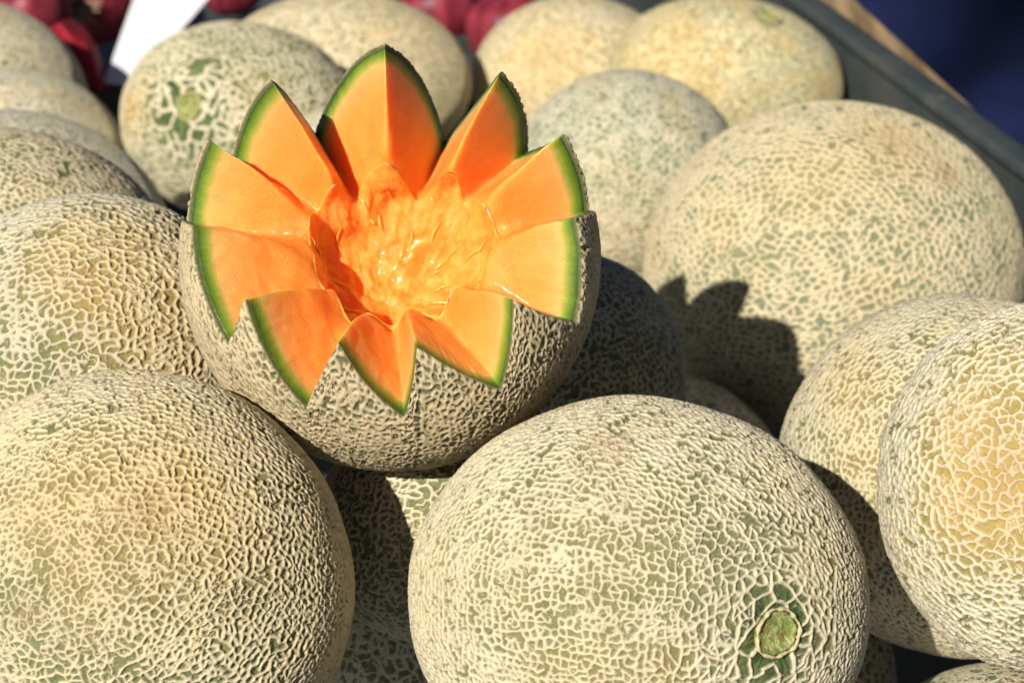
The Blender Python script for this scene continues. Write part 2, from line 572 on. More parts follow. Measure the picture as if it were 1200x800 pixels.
def spot_sum(pos, c, S, d, spots):
    s = np.zeros(len(pos))
    for px, py, sg, st in spots:
        q = S @ on_melon(c, S, px, py)
        r2 = ((pos - q) ** 2).sum(1)
        s += st * np.exp(-r2 / (2 * (sg * d / FPX) ** 2))
    return s


scar_n = NT('stem_scar_green')
_o = scar_n.obj()
_c = scar_n.mix(scar_n.rng(scar_n.noise(_o, 300, 4, 0.65), 0.38, 0.66), (0.20, 0.26, 0.05), (0.52, 0.53, 0.21))
_c = scar_n.mix(scar_n.rng(scar_n.noise(_o, 340, 2, 0.5), 0.55, 0.68, 0, 0.8), _c, (0.28, 0.15, 0.04))
scar_n.set(color=_c, rough=0.4, spec=0.4, normal=scar_n.bump(scar_n.noise(_o, 700, 4, 0.65), 0.0025))
rim_n = NT('scar_rim_cork')
rim_n.set(color=rim_n.mix(rim_n.noise(rim_n.obj(), 500, 2), (0.42, 0.36, 0.17), (0.62, 0.54, 0.30)), rough=0.7,
          normal=rim_n.bump(rim_n.noise(rim_n.obj(), 900, 3), 0.0006))


def make_scar(parent, pos, nrm, rad, seed, squash=1.0):
    """dished stem scar with a corky rim, in the melon's own coordinates"""
    rnd = random.Random(seed)
    f = frame_from(nrm)
    na, nr = 40, 12
    ph = [rnd.uniform(0, 6.28) for _ in range(4)]
    wob = lambda a: 1 + 0.06 * math.sin(2 * a + ph[0]) + 0.04 * math.sin(3 * a + ph[1]) + 0.025 * math.sin(7 * a + ph[2])
    vs = [pos + nrm * 0.0002]
    for j in range(1, nr + 1):
        t = j / nr
        for i in range(na):
            a = 2 * math.pi * i / na
            rr = rad * t * wob(a)
            z = -0.0010 + 0.0019 * t ** 3 + 0.0008 * mnoise.noise(Vector((math.cos(a) * t * 3.2 + seed, math.sin(a) * t * 3.2, seed)))
            if t == 1:
                z -= 0.0022
            vs.append(pos + f[0] * rr * math.cos(a) + f[1] * rr * math.sin(a) * squash + nrm * z)
    tris = [(0, 1 + i, 1 + (i + 1) % na) for i in range(na)]
    qs = []
    for j in range(nr - 1):
        for i in range(na):
            i2 = (i + 1) % na
            qs.append((1 + j * na + i, 1 + (j + 1) * na + i, 1 + (j + 1) * na + i2, 1 + j * na + i2))
    s = mesh_np('stem_scar', vs, qs, scar_n.m, parent, tris=tris)
    vs, qs, m = [], [], 8
    for i in range(72):
        a = 2 * math.pi * i / 72
        rr = rad * 1.02 * wob(a)
        tk = 0.00055 * (1 + 0.35 * math.sin(9 * a + ph[3]) + 0.25 * math.sin(17 * a))
        for k in range(m):
            b = 2 * math.pi * k / m
            q = rr + tk * math.cos(b)
            vs.append(pos + f[0] * q * math.cos(a) + f[1] * q * math.sin(a) * squash + nrm * (0.0009 + tk * 1.1 * math.sin(b)))
    for i in range(72):
        for k in range(m):
            qs.append((i * m + k, ((i + 1) % 72) * m + k, ((i + 1) % 72) * m + (k + 1) % m, i * m + (k + 1) % m))
    mesh_np('scar_rim', vs, qs, rim_n.m, s)
    return s


def make_melon(key, idx):
    sp = SPEC[key]
    rnd = random.Random(100 + idx)
    c, S, d = melon_shape(key)
    q, quads = cube_sphere(sp['n'])
    if sp['n'] >= 80:                            # finer mesh on the side that is in view
        q = q + 0.60 * unit((0.0, 0.22, 1.0))
        q /= np.linalg.norm(q, axis=1)[:, None]
    pole = unit(sp.get('pole', (0, .3, .9)))
    scar = sp.get('scar')
    if scar:
        pole = on_melon(c, S, scar[0], scar[1])
    lump = lumps(q, rnd, 0.024)
    f = frame_from(pole)
    m = q @ f.T                                  # pole frame
    azi = np.arctan2(m[:, 1], m[:, 0])
    ribs = 1 + 0.0045 * np.cos(10 * azi + rnd.uniform(0, 6)) * (1 - m[:, 2] ** 2)
    pos = (q * (lump * ribs)[:, None]) @ S.T
    netk = np.full(len(q), sp.get('netk', 1.0))
    scv = np.zeros((len(q), 3))
    scv[:, 2] = 99.0
    if scar:
        rs = scar[2]
        k = int(np.argmax(q @ pole))
        centre = pos[k].copy()
        nrm = unit(np.linalg.inv(S).T @ pole)
        fr = frame_from(nrm)
        rel = pos - centre
        dist = np.linalg.norm(rel - np.outer(rel @ nrm, nrm), axis=1) + 10 * (q @ pole < 0)
        dist2 = np.linalg.norm(rel, axis=1)
        bs = sp.get('big_scar', 1.0)
        fl = sp.get('scar_net', 0.45)
        netk *= np.clip((dist2 / rs - 1.05) / (1.3 * bs), 0.0, 1) ** 0.6 * (1 - fl) + fl * (dist2 / rs > 1.02)
        netk[dist2 < rs * 1.0] = 0
        tx, ty = rel @ fr[0], rel @ fr[1]
        rr = np.sqrt(tx * tx + ty * ty) + 1e-9
        scv = np.stack([tx / rr, ty / rr, dist2 / rs / bs ** 0.7], 1)
        pos -= np.outer(0.0022 * np.exp(-(dist2 / (rs * 1.1)) ** 4) + 0.0012 * np.exp(-(dist2 / (rs * 2.2)) ** 2), nrm)
    fw = frame_from(S @ pole)                     # the same frame in world axes
    nc = (pos @ fw.T) * 100.0
    # the net runs in longer strands near the poles
    och = spot_sum(pos, c, S, d, sp.get('och', []))
    brn = spot_sum(pos, c, S, d, sp.get('brn', []))
    at = dict(nc=nc, netk=netk, och=och, brn=brn, scv=scv)
    skin = sp.get('skin', ((0.13, 0.15, 0.065), (0.205, 0.22, 0.10)))
    if sp['n'] >= 80:
        net = net_relief(pos, S, fw, sp, 1000 * idx + 7, netk)
        nv = q @ np.linalg.inv(S)
        nv /= np.linalg.norm(nv, axis=1)[:, None]
        fine = grf(pos, 0.0017, 18, idx + 9)
        pos = pos + nv * (net * sp.get('height', 0.0012) + 0.00005 * fine)[:, None]
        at['net'] = net
        del at['netk']
        mat = relief_mat('melon_rind_%d' % idx, 31 * idx + 5, sp['cream'], skin, sp.get('ochre', (0.42, 0.28, 0.08)), och_bias=sp.get('och_bias', 0))
    else:
        mat = rind_mat('melon_rind_%d' % idx, 31 * idx + 5, sp['cell'], sp['width'], sp['second'], sp['cream'], skin, both=False, och_bias=sp.get('och_bias', 0))
    if scar:
        root = empty('melon', c)
        o = mesh_np('rind', pos, quads, mat, root, attrs=at)
        make_scar(root, centre - nrm * 0.0012, nrm, rs, idx + 3, 1.0)
        o = root
    else:
        o = mesh_np('melon', pos, quads, mat, None, loc=c, attrs=at)
    tag(o, sp['label'], 'melon', 'whole netted melons heaped in the tray')
    return o


# ------------------------------------------------------------------ the tray and what lies beyond it
WA = np.array([0.3195, 1.0877])                  # the wall's inner top edge on the ground plan
WDIR = unit(np.array([-0.1005, 0.2963]))
WOUT = np.array([WDIR[1], -WDIR[0]])
TRZ = math.atan2(WDIR[1], WDIR[0])
RIM_Z = LIFT - 0.50
DIV_Z = LIFT - 0.60


def box_mesh(bm, c0, ux, uy, uz, x, y, z, bev=0.0):
    """box spanning x, y, z ranges along the three unit axes"""
    vs = []
    for i in x:
        for j in y:
            for k in z:
                vs.append(bm.verts.new(Vector(c0) + Vector(ux) * i + Vector(uy) * j + Vector(uz) * k))
    fs = [(0, 1, 3, 2), (4, 6, 7, 5), (0, 4, 5, 1), (2, 3, 7, 6), (0, 2, 6, 4), (1, 5, 7, 3)]
    for f in fs:
        bm.faces.new([vs[t] for t in f])
    if bev:
        es = list({e for v in vs for e in v.link_edges})
        bmesh.ops.bevel(bm, geom=es, offset=bev, segments=2, affect='EDGES', profile=0.6)


def bm_obj(name, bm, mat, parent=None, loc=None, smooth=False):
    bmesh.ops.recalc_face_normals(bm, faces=bm.faces)
    me = bpy.data.meshes.new(name)
    bm.to_mesh(me)
    bm.free()
    me.materials.append(mat)
    if smooth:
        me.polygons.foreach_set('use_smooth', np.full(len(me.polygons), True))
    o = bpy.data.objects.new(name, me)
    col.objects.link(o)
    if loc is not None:
        o.location = loc
    if parent is not None:
        o.parent = parent
    return o


def tray_mat():
    n = NT('tray_grey_green')
    o = n.obj()
    c = n.mix(n.rng(n.noise(o, 18, 4, 0.6), 0.35, 0.7), (0.036, 0.046, 0.046), (0.062, 0.070, 0.066))
    c = n.mix(n.rng(n.noise(o, 60, 3, 0.6), 0.62, 0.75, 0, 0.5), c, (0.16, 0.15, 0.12))
    n.set(color=c, rough=0.45, spec=0.4, normal=n.bump(n.noise(o, 220, 3), 0.0008))
    return n.m


M_tray = tray_mat()
tray = empty('produce_tray', (0.0, 0.9, 0.0))
tag(tray, 'dark grey green produce tray that holds the heap of melons', 'tray')
TO = np.array([0.0, 0.9, 0.0])
W3, O3, Z3 = (WDIR[0], WDIR[1], 0), (WOUT[0], WOUT[1], 0), (0, 0, 1)
A3 = np.array([WA[0], WA[1], 0]) - TO
bm = bmesh.new()
box_mesh(bm, A3, W3, O3, Z3, (-0.85, 1.6), (-1.1, 0.0), (-0.012, 0.0))
bm_obj('tray_floor', bm, M_tray, tray)
bm = bmesh.new()
box_mesh(bm, A3, W3, O3, Z3, (-0.85, 1.6), (0.0, 0.006), (-0.012, RIM_Z - 0.0101), 0)
bm_obj('side_wall', bm, M_tray, tray)
bm = bmesh.new()
box_mesh(bm, A3, W3, O3, Z3, (-0.85, 1.6), (-0.003, 0.016), (RIM_Z - 0.010, RIM_Z), 0.003)
bm_obj('wall_rim', bm, M_tray, tray, smooth=True)
# divider between melons and onions
p = at_z(120, 96, DIV_Z)
s0 = float((p[:2] - WA) @ WDIR)
bm = bmesh.new()
box_mesh(bm, A3, W3, O3, Z3, (s0, s0 + 0.008), (-1.1, -0.001), (0.001, DIV_Z), 0.002)
bm_obj('divider', bm, M_tray, tray)

# weathered board outside the wall
n = NT('weathered_board')
o_ = n.obj()
g = n.noise(n.vmath('MULTIPLY', o_, (60, 6, 60)), 1.0, 4, 0.6)
n.set(color=n.mix(n.rng(g, 0.3, 0.75), (0.12, 0.075, 0.035), (0.36, 0.25, 0.13)), rough=0.75, normal=n.bump(g, 0.002))
zb = RIM_Z - 0.014
q1 = at_z(1212, 190, zb)[:2]
q2 = at_z(1004, 0, zb)[:2]
e = q2 + (q2 - q1) * 1.3
w2 = lambda s: (WA + WDIR * s + WOUT * 0.0075)
pts = [q1, e, w2(float((e - WA) @ WDIR)), w2(float((q1 - WA) @ WDIR))]
ctr = np.mean(pts, axis=0)
bm = bmesh.new()
lo = [bm.verts.new((p[0] - ctr[0], p[1] - ctr[1], -0.022)) for p in pts]
hi = [bm.verts.new((p[0] - ctr[0], p[1] - ctr[1], 0)) for p in pts]
bm.faces.new(hi)
bm.faces.new(lo[::-1])
for i in range(4):
    bm.faces.new((lo[i], lo[(i + 1) % 4], hi[(i + 1) % 4], hi[i]))
bmesh.ops.bevel(bm, geom=list(bm.edges), offset=0.002, segments=2, affect='EDGES')
tag(bm_obj('wooden_board', bm, n.m, loc=(ctr[0], ctr[1], zb)), 'weathered brown wooden board along the outside of the grey tray wall', 'board')

# blue cloth beyond
n = NT('navy_cloth')
o_ = n.obj()
wv = n.noise(n.vmath('MULTIPLY', o_, (1, 1, 1)), 900, 2)
n.set(color=n.mix(n.rng(n.noise(o_, 7, 3), 0.35, 0.7), (0.008, 0.013, 0.050), (0.013, 0.022, 0.088)), rough=0.9, spec=0.15,
      normal=n.bump(wv, 0.0006))
nu, nv = 120, 60
vs = []
for j in range(nv):
    for i in range(nu):
        u, v = i / (nu - 1), j / (nv - 1)
        x = -0.5 + 1.9 * u
        z = -0.9 + 1.3 * v
        y = 0.05 * math.sin(x * 8 + z * 5 + 1.2 * math.sin(z * 3)) + 0.025 * math.sin(x * 19 - z * 9) + 0.04 * mnoise.noise(Vector((x * 3, z * 3, 0))) - 0.45 * z
        vs.append((x, y, z))
idx = np.arange(nu * nv).reshape(nv, nu)
qs = np.stack([idx[:-1, :-1], idx[:-1, 1:], idx[1:, 1:], idx[1:, :-1]], -1).reshape(-1, 4)
cl = mesh_np('blue_cloth', vs, qs, n.m, loc=(0.75, 2.15, LIFT - 0.55))
sm = cl.modifiers.new('thickness', 'SOLIDIFY')
sm.thickness = 0.003
cl.rotation_euler = (0, 0, R(-12))
tag(cl, 'dark blue cloth hanging in loose folds beyond the wooden board', 'cloth')

# red onions in the next compartment
n = NT('red_onion_skin')
o_ = n.obj()
sp_ = n.noise(n.vmath('MULTIPLY', o_, (60, 60, 6)), 1.0, 3, 0.55)
c_ = n.mix(n.rng(sp_, 0.3, 0.7), (0.13, 0.008, 0.020), (0.29, 0.034, 0.050))
c_ = n.mix(n.rng(n.noise(o_, 26, 3), 0.55, 0.75, 0, 0.6), c_, (0.30, 0.06, 0.07))
n.set(color=c_, rough=0.5, spec=0.4, normal=n.bump(sp_, 0.0012))
M_onion = n.m
n = NT('onion_root_fibre')
n.set(color=n.mix(n.noise(n.obj(), 300, 2), (0.30, 0.22, 0.12), (0.62, 0.52, 0.36)), rough=0.9)
M_root = n.m
n = NT('loose_onion_skin')
n.set(color=n.mix(n.noise(n.obj(), 50, 3), (0.26, 0.006, 0.016), (0.40, 0.03, 0.045)), rough=0.7, spec=0.2)
M_flap = n.m


def onion(px, py, d, r, axis, label, roots=False, seed=0):
    c = at_d(px, py, d)
    rnd = random.Random(seed)
    f = frame_from(axis)
    prof = [(0.0, -0.86), (0.10, -0.90), (0.30, -0.86), (0.62, -0.66), (0.88, -0.32), (1.0, 0.05), (0.95, 0.36), (0.74, 0.66), (0.44, 0.86), (0.22, 1.02), (0.12, 1.25), (0.09, 1.5), (0.05, 1.6), (0.0, 1.6)]
    # smooth profile by sampling
    P = np.array(prof)
    tt = np.linspace(0, len(P) - 1, 48)
    rr = np.interp(tt, np.arange(len(P)), P[:, 0])
    zz = np.interp(tt, np.arange(len(P)), P[:, 1])
    k = np.array([1, 2, 3, 2, 1.]) / 9
    rr[2:-2] = np.convolve(rr, k, 'valid')
    zz[2:-2] = np.convolve(zz, k, 'valid')
    na = 48
    vs = []
    for a_, z_ in zip(rr, zz):
        for i in range(na):
            a = 2 * math.pi * i / na
            w = 1 + 0.018 * math.sin(3 * a + seed) + 0.012 * math.sin(8 * a + 2 * z_)
            vs.append(r * (a_ * w * math.cos(a) * f[0] + a_ * w * math.sin(a) * f[1] + z_ * 0.9 * f[2]))
    ns = len(rr)
    idx = np.arange(ns * na).reshape(ns, na)
    nx = np.roll(idx, -1, 1)
    qs = np.stack([idx[:-1], nx[:-1], nx[1:], idx[1:]], -1).reshape(-1, 4)
    root = empty('red_onion', c)
    mesh_np('bulb', vs, qs, M_onion, root)
    if roots:
        vs, qs = [], []
        for k in range(46):
            a = rnd.uniform(0, 6.28)
            q = r * 0.20 * math.sqrt(rnd.random())
            L = r * rnd.uniform(0.22, 0.45)
            sp = rnd.uniform(0.2, 1.3)
            base = q * (math.cos(a) * f[0] + math.sin(a) * f[1]) - 0.79 * r * f[2]
            out = unit(math.cos(a) * f[0] * sp + math.sin(a) * f[1] * sp - f[2] * rnd.uniform(.3, 1))
            side = unit(np.cross(out, f[2] + 0.01))
            up = np.cross(out, side)
            b0 = len(vs)
            cu = rnd.uniform(-.5, .5)
            for s in range(5):
                t = s / 4
                p = base + out * L * t + (side * cu + up * rnd.uniform(-.2, .2)) * L * t * t
                w = r * 0.022 * (1 - 0.6 * t)
                for k2 in range(4):
                    b = k2 * math.pi / 2
                    vs.append(p + side * w * math.cos(b) + up * w * math.sin(b))
            for s in range(4):
                for k2 in range(4):
                    qs.append((b0 + s * 4 + k2, b0 + s * 4 + (k2 + 1) % 4, b0 + s * 4 + 4 + (k2 + 1) % 4, b0 + s * 4 + 4 + k2))
        mesh_np('root_tuft', vs, qs, M_root, root)
    tag(root, label, 'onion', 'red onions in the next compartment')
    return root


onion(98, -6, 1.80, 0.052, (-0.04, 0.99, -0.10), 'big red onion with a pale root tuft, beside the white card', True, 3)
onion(38, 20, 1.72, 0.040, (-0.6, 0.3, 0.6), 'red onion pressed between the root-tufted onion and the pale melon at the divider', False, 5)
onion(10, -22, 1.84, 0.040, (0.2, 0.8, 0.4), 'red onion behind the pale melon at the tray divider', False, 6)
onion(598, 42, 1.66, 0.042, (0.3, 0.4, 0.8), 'red onion showing its bright round side behind the cream melon', False, 7)
onion(515, 18, 1.70, 0.040, (-0.4, 0.5, 0.7), 'dark red onion just behind the right end of the pale tan melon', False, 8)
onion(455, -22, 1.78, 0.040, (0.5, 0.5, 0.5), 'red onion hidden behind the top of the pale tan melon', False, 9)
onion(268, -16, 1.84, 0.034, (0.1, 0.9, 0.3), 'dark red onion between the white card and the pale tan melon', False, 10)

# loose piece of onion skin hanging over the divider
c = at_d(96, 62, 1.555)
pa = [(66, 28), (84, 44), (98, 64), (112, 92), (120, 108)]
wd = [26, 34, 30, 22, 10]
vs, qs = [], []
for i, ((x, y), w) in enumerate(zip(pa, wd)):
    for k in range(9):
        t = k / 8 - 0.5
        dd = 1.555 - 0.035 * math.cos(t * 3.0) + 0.006 * math.sin(i * 2 + k)
        vs.append(at_d(x + t * w * 1.1, y - t * w * 0.55, dd) - c)
for i in range(4):
    for k in range(8):
        a = i * 9 + k
        qs.append((a, a + 1, a + 10, a + 9))
fl = mesh_np('onion_skin', vs, qs, M_flap, loc=c)
mo = fl.modifiers.new('thickness', 'SOLIDIFY')
mo.thickness = 0.0006
mo = fl.modifiers.new('smooth', 'SUBSURF')
mo.levels = mo.render_levels = 2
tag(fl, 'loose strip of bright red onion skin hanging below the root-tufted onion', 'onion skin')

# white card among the onions
n = NT('white_card')
n.set(color=n.mix(n.noise(n.obj(), 40, 2), (0.76, 0.76, 0.78), (0.82, 0.82, 0.84)), rough=0.6, spec=0.3)
cor = [(122, 96), (158, 99), (262, -22), (168, -34)]
cd = 1.60
P4 = [at_d(x, y, 1.525 + (100 - y) * 0.0013) for x, y in cor]
c = np.mean(P4, axis=0)
bm = bmesh.new()
nn = unit(np.cross(P4[1] - P4[0], P4[3] - P4[0]))
hi = [bm.verts.new(p - c) for p in P4]
lo = [bm.verts.new(p - c - nn * 0.0015) for p in P4]
bm.faces.new(hi)
bm.faces.new(lo[::-1])
for i in range(4):
    bm.faces.new((lo[i], lo[(i + 1) % 4], hi[(i + 1) % 4], hi[i]))
tag(bm_obj('white_card', bm, n.m, loc=c), 'plain white card leaning over the divider beside the red onions', 'card')

# ------------------------------------------------------------------ the whole melons
for i, k in enumerate([k for k in MEL if k != 'T']):
    make_melon(k, i)

# ------------------------------------------------------------------ the cut melon
TD = MEL['T'][5]
tc = at_d(MEL['T'][0], MEL['T'][1], TD)
view = unit(CAM - tc)
rt = np.array([1.0, 0, 0])
upv = unit(np.cross(view, rt))
rt = np.cross(upv, view)
TH = R(40)
axis = math.cos(TH) * view + math.sin(TH) * upv
e1, e2 = rt, np.cross(axis, rt)
TA, TCC = 0.07555, 0.07714
# cut line: azimuth, latitude, outward stretch; tips and valleys in turn
ZIG = [(-172.3, 23, 1.0), (-138.5, 10, 1), (-136.3, 26.9, 1.0), (-112.7, 3, 1), (-105, 27, 1), (-86.6, 5.0, 1), (-82.7, 27, 1), (-60, 6.7, 1),
       (-51, 31, 1), (-30, 8.3, 1), (-12, 30.5, 1.0), (15, 4, 1), (24.6, 27.7, 1.025), (46, 0, 1), (50, 38, 1.04), (73, -9, 1), (92.1, 42, 1.02),
       (113, -4, 1), (133.8, 37, 1.015), (141.5, 4, 1), (156.5, 25, 1.03), (168.5, 3, 1), (187.7, 23, 1.0)]
rz = random.Random(77)
cl_az, cl_lat, cl_k, cl_cor = [], [], [], []
for (a0, l0, k0), (a1, l1, k1) in zip(ZIG[:-1], ZIG[1:]):
    v0, v1 = [np.array([math.cos(R(l)) * math.cos(R(a)), math.cos(R(l)) * math.sin(R(a)), math.sin(R(l))]) for a, l in ((a0, l0), (a1, l1))]
    om = math.acos(float(np.clip(v0 @ v1, -1, 1)))
    m = max(10, int(math.degrees(om) / 0.48))
    bow = R(rz.uniform(-1.2, 0.6))
    side = unit(np.cross(v0, v1))
    if side[2] < 0:
        side = -side
    for i in range(m):                            # a knife cut is flat: follow the great circle, slightly bowed
        t = i / m
        v = unit((math.sin((1 - t) * om) * v0 + math.sin(t * om) * v1) / math.sin(om) + side * bow * math.sin(math.pi * t))
        a = math.degrees(math.atan2(v[1], v[0]))
        while a < a0 - 90:
            a += 360
        cl_az.append(a)
        cl_lat.append(math.degrees(math.asin(v[2])) + 0.35 * mnoise.noise(Vector((a * 0.9, 3.1, 0))) * min(1, 6 * t, 6 * (1 - t)))
        cl_k.append(k0 + (k1 - k0) * t)
NU = len(cl_az)
AZ, LA, KK = np.radians(np.array(cl_az)), np.radians(np.array(cl_lat)), np.array(cl_k)


def tdir(az, la):
    return np.stack([np.cos(la) * np.cos(az), np.cos(la) * np.sin(az), np.sin(la)], -1)


TS = np.stack([e1 * TA, e2 * TA, axis * TCC], 1)
rl = random.Random(5)


def tshape(dirs, stretch):
    rl.seed(5)
    return (dirs * (lumps(dirs, rl, 0.012) * stretch)[:, None]) @ TS.T


def stretch_at(la, la_top, k):
    t = np.clip((la + 0.1) / np.maximum(la_top + 0.1, 0.1), 0, 1)
    return 1 + (k - 1) * t * t


def nz(p, s, o=0.0):
    return np.array([mnoise.noise(Vector((x * s + o, y * s - o, z * s + 2 * o))) for x, y, z in p])


cut = empty('cut_melon', tc - axis * TCC)
cut_off = axis * TCC
tag(cut, 'melon cut open in a zigzag crown with bright orange flesh and green edges', 'melon')

# rind: outer skin, then a lip turned in along the cut
NR = 175
rows_p, rows_lip, rows_nc = [], [], []
RIND_T = 0.984
for j, f in enumerate([RIND_T, 0.9915] + [1.0] * NR):
    t = max(0, j - 2) / (NR - 1)
    la = LA + (-math.pi / 2 + 0.004 - LA) * t
    dr = tdir(AZ, la)
    ps = tshape(dr, stretch_at(la, LA, KK))
    rows_nc.append(ps)
    rows_p.append(ps * f)
    rows_lip.append(np.full(NU, 1.0 if j < 2 else (0.35 if j == 2 else 0)))
pos = np.concatenate(rows_p)
ncp = np.concatenate(rows_nc)
idx = np.arange(len(rows_p) * NU).reshape(-1, NU)
nx = np.roll(idx, -1, 1)
qs = np.stack([idx[:-1], idx[1:], nx[1:], nx[:-1]], -1).reshape(-1, 4)
fT = np.stack([e1, e2, axis])
sv = np.zeros((len(pos), 3))
sv[:, 2] = 99
lipa = np.concatenate(rows_lip)
spT = dict(cell=2.8, width=0.23, second=0.85, drop=0.2)
net = net_relief(ncp, TS, fT, spT, 4242, np.ones(len(pos))) * (1 - 0.75 * lipa)
nv = ncp @ np.linalg.inv(TS).T @ np.linalg.inv(TS)
nv /= np.linalg.norm(nv, axis=1)[:, None]
pos = pos + nv * (net * 0.0011 + 0.00005 * grf(ncp, 0.0017, 18, 3))[:, None] * (1 - lipa)[:, None]
rind_m = relief_mat('cut_melon_rind', 909, ((0.66, 0.54, 0.33), (0.58, 0.47, 0.29)), ((0.11, 0.12, 0.045), (0.20, 0.18, 0.075)), cut=True)
mesh_np('rind', pos + cut_off, qs, rind_m, cut,
        attrs=dict(nc=(ncp @ fT.T) * 100, net=net, och=np.zeros(len(pos)), brn=np.zeros(len(pos)), scv=sv, lip=lipa))

# flesh: cut faces running towards the middle
rin = 0.45 + 0.06 * np.cos(AZ - 0.3) + 0.025 * np.sin(3 * AZ + 1) + 0.012 * np.sin(7 * AZ + 2)
NC = 56
rows_p, rows_r = [], []
dz = tdir(AZ, LA)
base = tshape(dz, KK)
base_f = np.fft.rfft(base, axis=0)
freq = np.arange(base_f.shape[0]) / NU


def soften(sig):
    """the cut line with its corners rounded off over sig samples"""
    g_ = np.exp(-2 * (math.pi * freq * sig) ** 2)
    return np.fft.irfft(base_f * g_[:, None], n=NU, axis=0)


for j in range(NC):
    t = j / (NC - 1)
    f = RIND_T + (rin - RIND_T) * t
    rows_p.append(soften(0.4 + 26.0 * max(0, t - 0.12) ** 2.2) * f[:, None])
    rows_r.append(f)
rim_d = soften(0.4 + 26.0 * 0.88 ** 2.2) @ np.linalg.inv(TS).T
rim_d /= np.linalg.norm(rim_d, axis=1)[:, None]
AZS, LAS = np.arctan2(rim_d[:, 1], rim_d[:, 0]), np.arcsin(rim_d[:, 2])
rim_len = np.linalg.norm(rows_p[-1], axis=1) / np.linalg.norm(tshape(rim_d, np.ones(NU)), axis=1)
# cavity floor
NB = 64
rows_b, rows_rb = [], []
for j in range(1, NB):
    t = j / (NB - 1)
    la = LAS + (-math.pi / 2 + 0.004 - LAS) * t
    dr = tdir(AZS, la)
    ra = rim_len * (1 - t) + t * 0.36
    rows_b.append(tshape(dr, np.ones(NU)) * ra[:, None])
    rows_rb.append(ra)
# round the shoulder where the cut faces turn down into the hollow
colm = np.stack(rows_p + rows_b)
ramp = np.clip(1 - np.abs(np.arange(len(colm)) - (NC - 1)) / 15.0, 0, 1)[:, None, None]
for _ in range(40):
    lap = np.zeros_like(colm)
    lap[1:-1] = (colm[:-2] + colm[2:]) / 2 - colm[1:-1]
    colm = colm + lap * ramp
rows_p, rows_b = list(colm[:NC]), list(colm[NC:])
pb = np.concatenate(rows_b)
rb = np.concatenate(rows_rb)
pos = np.concatenate(rows_p)
rr = np.concatenate(rows_r)
# knife marks and slight waviness, fading out at the rind
deep_ = np.clip((0.72 - rr) * 4, 0, 1)
wob = nz(pos, 90, 3.0) * 0.0011 + nz(pos, 260, 9.0) * 0.0004 + deep_ * (nz(pos, 70, 5.0) * 0.0035 - 0.0016)
pos = pos + np.outer(wob * np.clip((RIND_T - rr) * 12, 0, 1), axis)
idx = np.arange(NC * NU).reshape(-1, NU)
nx = np.roll(idx, -1, 1)
q_in = np.stack([idx[:-1], nx[:-1], nx[1:], idx[1:]], -1).reshape(-1, 4)
# hidden outer side of the flesh
NO = 8
rows_o = []
for j in range(1, NO):
    t = j / (NO - 1)
    la = LA + (-math.pi / 2 + 0.004 - LA) * t
    rows_o.append(tshape(tdir(AZ, la), stretch_at(la, LA, KK)) * RIND_T * 0.9995)
po = np.concatenate(rows_o)
io = np.arange(len(po)).reshape(-1, NU) + len(pos)
io = np.concatenate([idx[:1], io])
no_ = np.roll(io, -1, 1)
q_out = np.stack([io[:-1], io[1:], no_[1:], no_[:-1]], -1).reshape(-1, 4)
tb = np.repeat(np.arange(1, NB) / (NB - 1), NU)
dn = pb / np.linalg.norm(pb, axis=1)[:, None]
fade = np.clip(tb * 5, 0, 1)
pT = pb @ fT.T
pst = pT * np.array([1, 1, 0.30])                 # fibres run down the wall
rel = 0.0042 * nz(pT, 60, 1.0) + 0.0020 * nz(pst, 120, 2.0) + 0.0007 * nz(pst, 330, 4.0) - 0.0014 * np.abs(nz(pst, 160, 7.0)) + 0.0005 * nz(pT, 360, 5.0)
pb = pb + dn * (rel * fade)[:, None]
ib = np.arange(len(pb)).reshape(-1, NU) + len(pos) + len(po)
ib = np.concatenate([idx[-1:], ib])
nb_ = np.roll(ib, -1, 1)
q_b = np.stack([ib[:-1], nb_[:-1], nb_[1:], ib[1:]], -1).reshape(-1, 4)
allp = np.concatenate([pos, po, pb]) + cut_off
allr = np.concatenate([rr, np.full(len(po), 0.984), rb])
pulp = np.concatenate([np.clip((rin[None].repeat(NC, 0).ravel() + 0.09 - rr) * 11, 0, 1), np.zeros(len(po)), np.ones(len(pb))])

n = NT('melon_flesh')
o_ = n.obj()
ra = n.attr('rr')
pu = n.attr('pulp')
wav = n.math('ADD', n.math('MULTIPLY', n.math('SUBTRACT', n.noise(o_, 260, 2), 0.5), 0.022), n.math('MULTIPLY', n.math('SUBTRACT', n.noise(o_, 38, 1), 0.5), 0.05))
ra2 = n.math('ADD', ra, wav)
cc = n.ramp(n.rng(ra2, 0.40, 1.0, 0, 1, False), [
    (0.0, (0.84, 0.22, 0.02)), (0.30, (0.87, 0.27, 0.035)), (0.62, (0.87, 0.315, 0.055)), (0.785, (0.86, 0.38, 0.10)), (0.84, (0.76, 0.43, 0.13)),
    (0.875, (0.42, 0.39, 0.07)), (0.915, (0.20, 0.29, 0.03)), (0.968, (0.060, 0.125, 0.012))])
fib = n.noise(n.vmath('MULTIPLY', o_, (1, 1, 1)), 900, 3, 0.6)
cc = n.mix(n.math('MULTIPLY', n.rng(fib, 0.45, 0.8), n.rng(ra, 0.86, 0.80, 0, 0.42)), cc, (0.93, 0.46, 0.14))
pc = n.mix(n.rng(n.noise(o_, 160, 3, 0.6), 0.38, 0.66), (0.87, 0.29, 0.035), (0.90, 0.38, 0.07))
pc = n.mix(n.rng(n.noise(o_, 75, 2, 0.5), 0.55, 0.72, 0, 0.4), pc, (0.92, 0.52, 0.13))
blot = n.rng(n.noise(o_, 55, 3, 0.6), 0.42, 0.72, 0, 0.35)
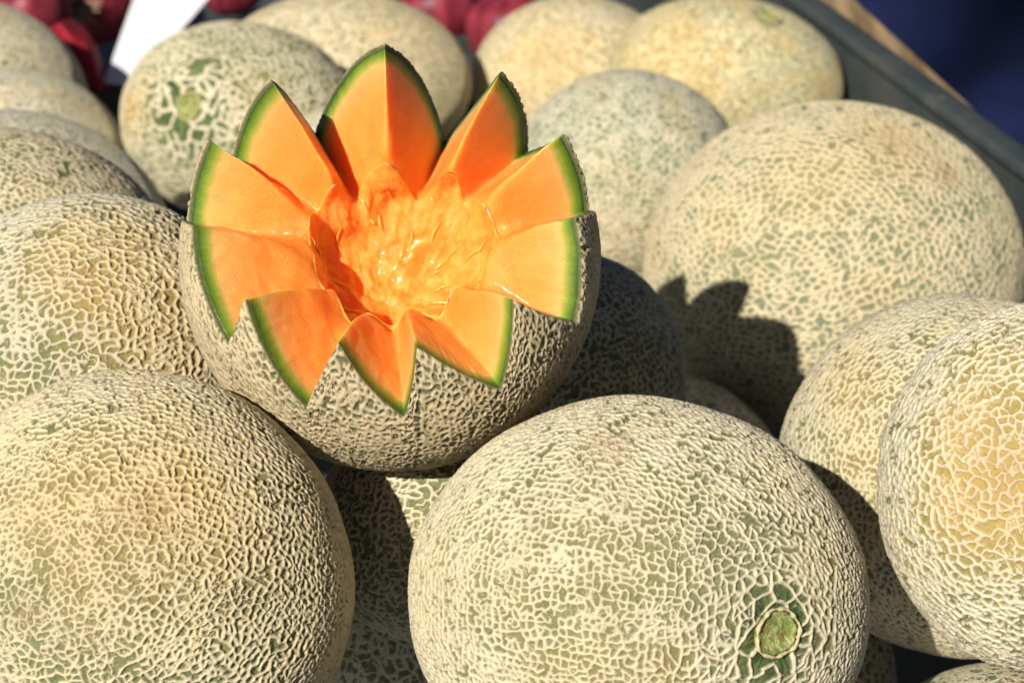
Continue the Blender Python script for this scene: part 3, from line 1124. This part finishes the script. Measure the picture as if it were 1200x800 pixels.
cc = n.mix(n.math('MULTIPLY', blot, n.rng(ra, 0.86, 0.78)), cc, (0.90, 0.43, 0.11))
cc = n.mix(pu, cc, pc)
hgt = n.math('ADD', n.math('MULTIPLY', n.noise(o_, 1300, 3, 0.65), 0.75), n.math('MULTIPLY', n.math('MULTIPLY', pu, 1.3), n.noise(o_, 330, 3, 0.6)))
n.set(color=cc, rough=n.rng(pu, 0, 1, 0.40, 0.30), spec=0.36, sss=1.0, sssr=(1.0, 0.38, 0.10), ssss=0.011, coat=n.rng(n.noise(o_, 90, 2), 0.45, 0.65, 0.05, 0.4), coatr=0.22, normal=n.bump(hgt, 0.0007, 0.8))
n.b.inputs['IOR'].default_value = 1.36
mesh_np('flesh', allp, np.concatenate([q_in, q_out, q_b]), n.m, cut, attrs=dict(rr=allr, pulp=pulp))

# wet strings of pulp on the cavity wall
n = NT('pulp_string')
n.set(color=n.mix(n.noise(n.obj(), 200, 2), (0.88, 0.34, 0.05), (0.92, 0.46, 0.11)), rough=0.22, spec=0.5, sss=0.8, sssr=(1.0, 0.4, 0.12), ssss=0.004)
rs_ = random.Random(21)
vs, qs = [], []
for k in range(46):
    a = rs_.uniform(-math.pi, math.pi)
    i0 = int(np.argmin(np.abs(np.angle(np.exp(1j * (AZS - a))))))
    j0 = rs_.randint(0, 34)
    ln = rs_.randint(6, 16)
    dr_ = rs_.uniform(-1.6, 1.6)
    path = []
    for s in range(ln):
        jj = min(NB - 2, j0 + s)
        ii = int(i0 + dr_ * s * 2 + 3 * math.sin(s * 0.7 + k)) % NU
        q = pb[jj * NU + ii]
        path.append(q - dn[jj * NU + ii] * (0.0003 + 0.0007 * math.sin(math.pi * s / (ln - 1)) * rs_.random()))
    path = np.array(path)
    path[1:-1] = (path[:-2] + 2 * path[1:-1] + path[2:]) / 4
    r0 = rs_.uniform(0.00028, 0.0007)
    b0 = len(vs)
    for s, q in enumerate(path):
        tg = unit(path[min(s + 1, ln - 1)] - path[max(s - 1, 0)] + 1e-7)
        nn_ = unit(np.cross(tg, axis + 0.01))
        bb = np.cross(tg, nn_)
        w = r0 * (0.25 + 0.75 * math.sin(math.pi * (s + 0.5) / ln))
        for c8 in range(6):
            an = c8 * math.pi / 3
            vs.append(q + (nn_ * math.cos(an) + bb * math.sin(an)) * w + cut_off)
    for s in range(ln - 1):
        for c8 in range(6):
            qs.append((b0 + s * 6 + c8, b0 + s * 6 + (c8 + 1) % 6, b0 + s * 6 + 6 + (c8 + 1) % 6, b0 + s * 6 + 6 + c8))
so = mesh_np('pulp_strings', vs, qs, n.m, cut)
so['kind'] = 'stuff'
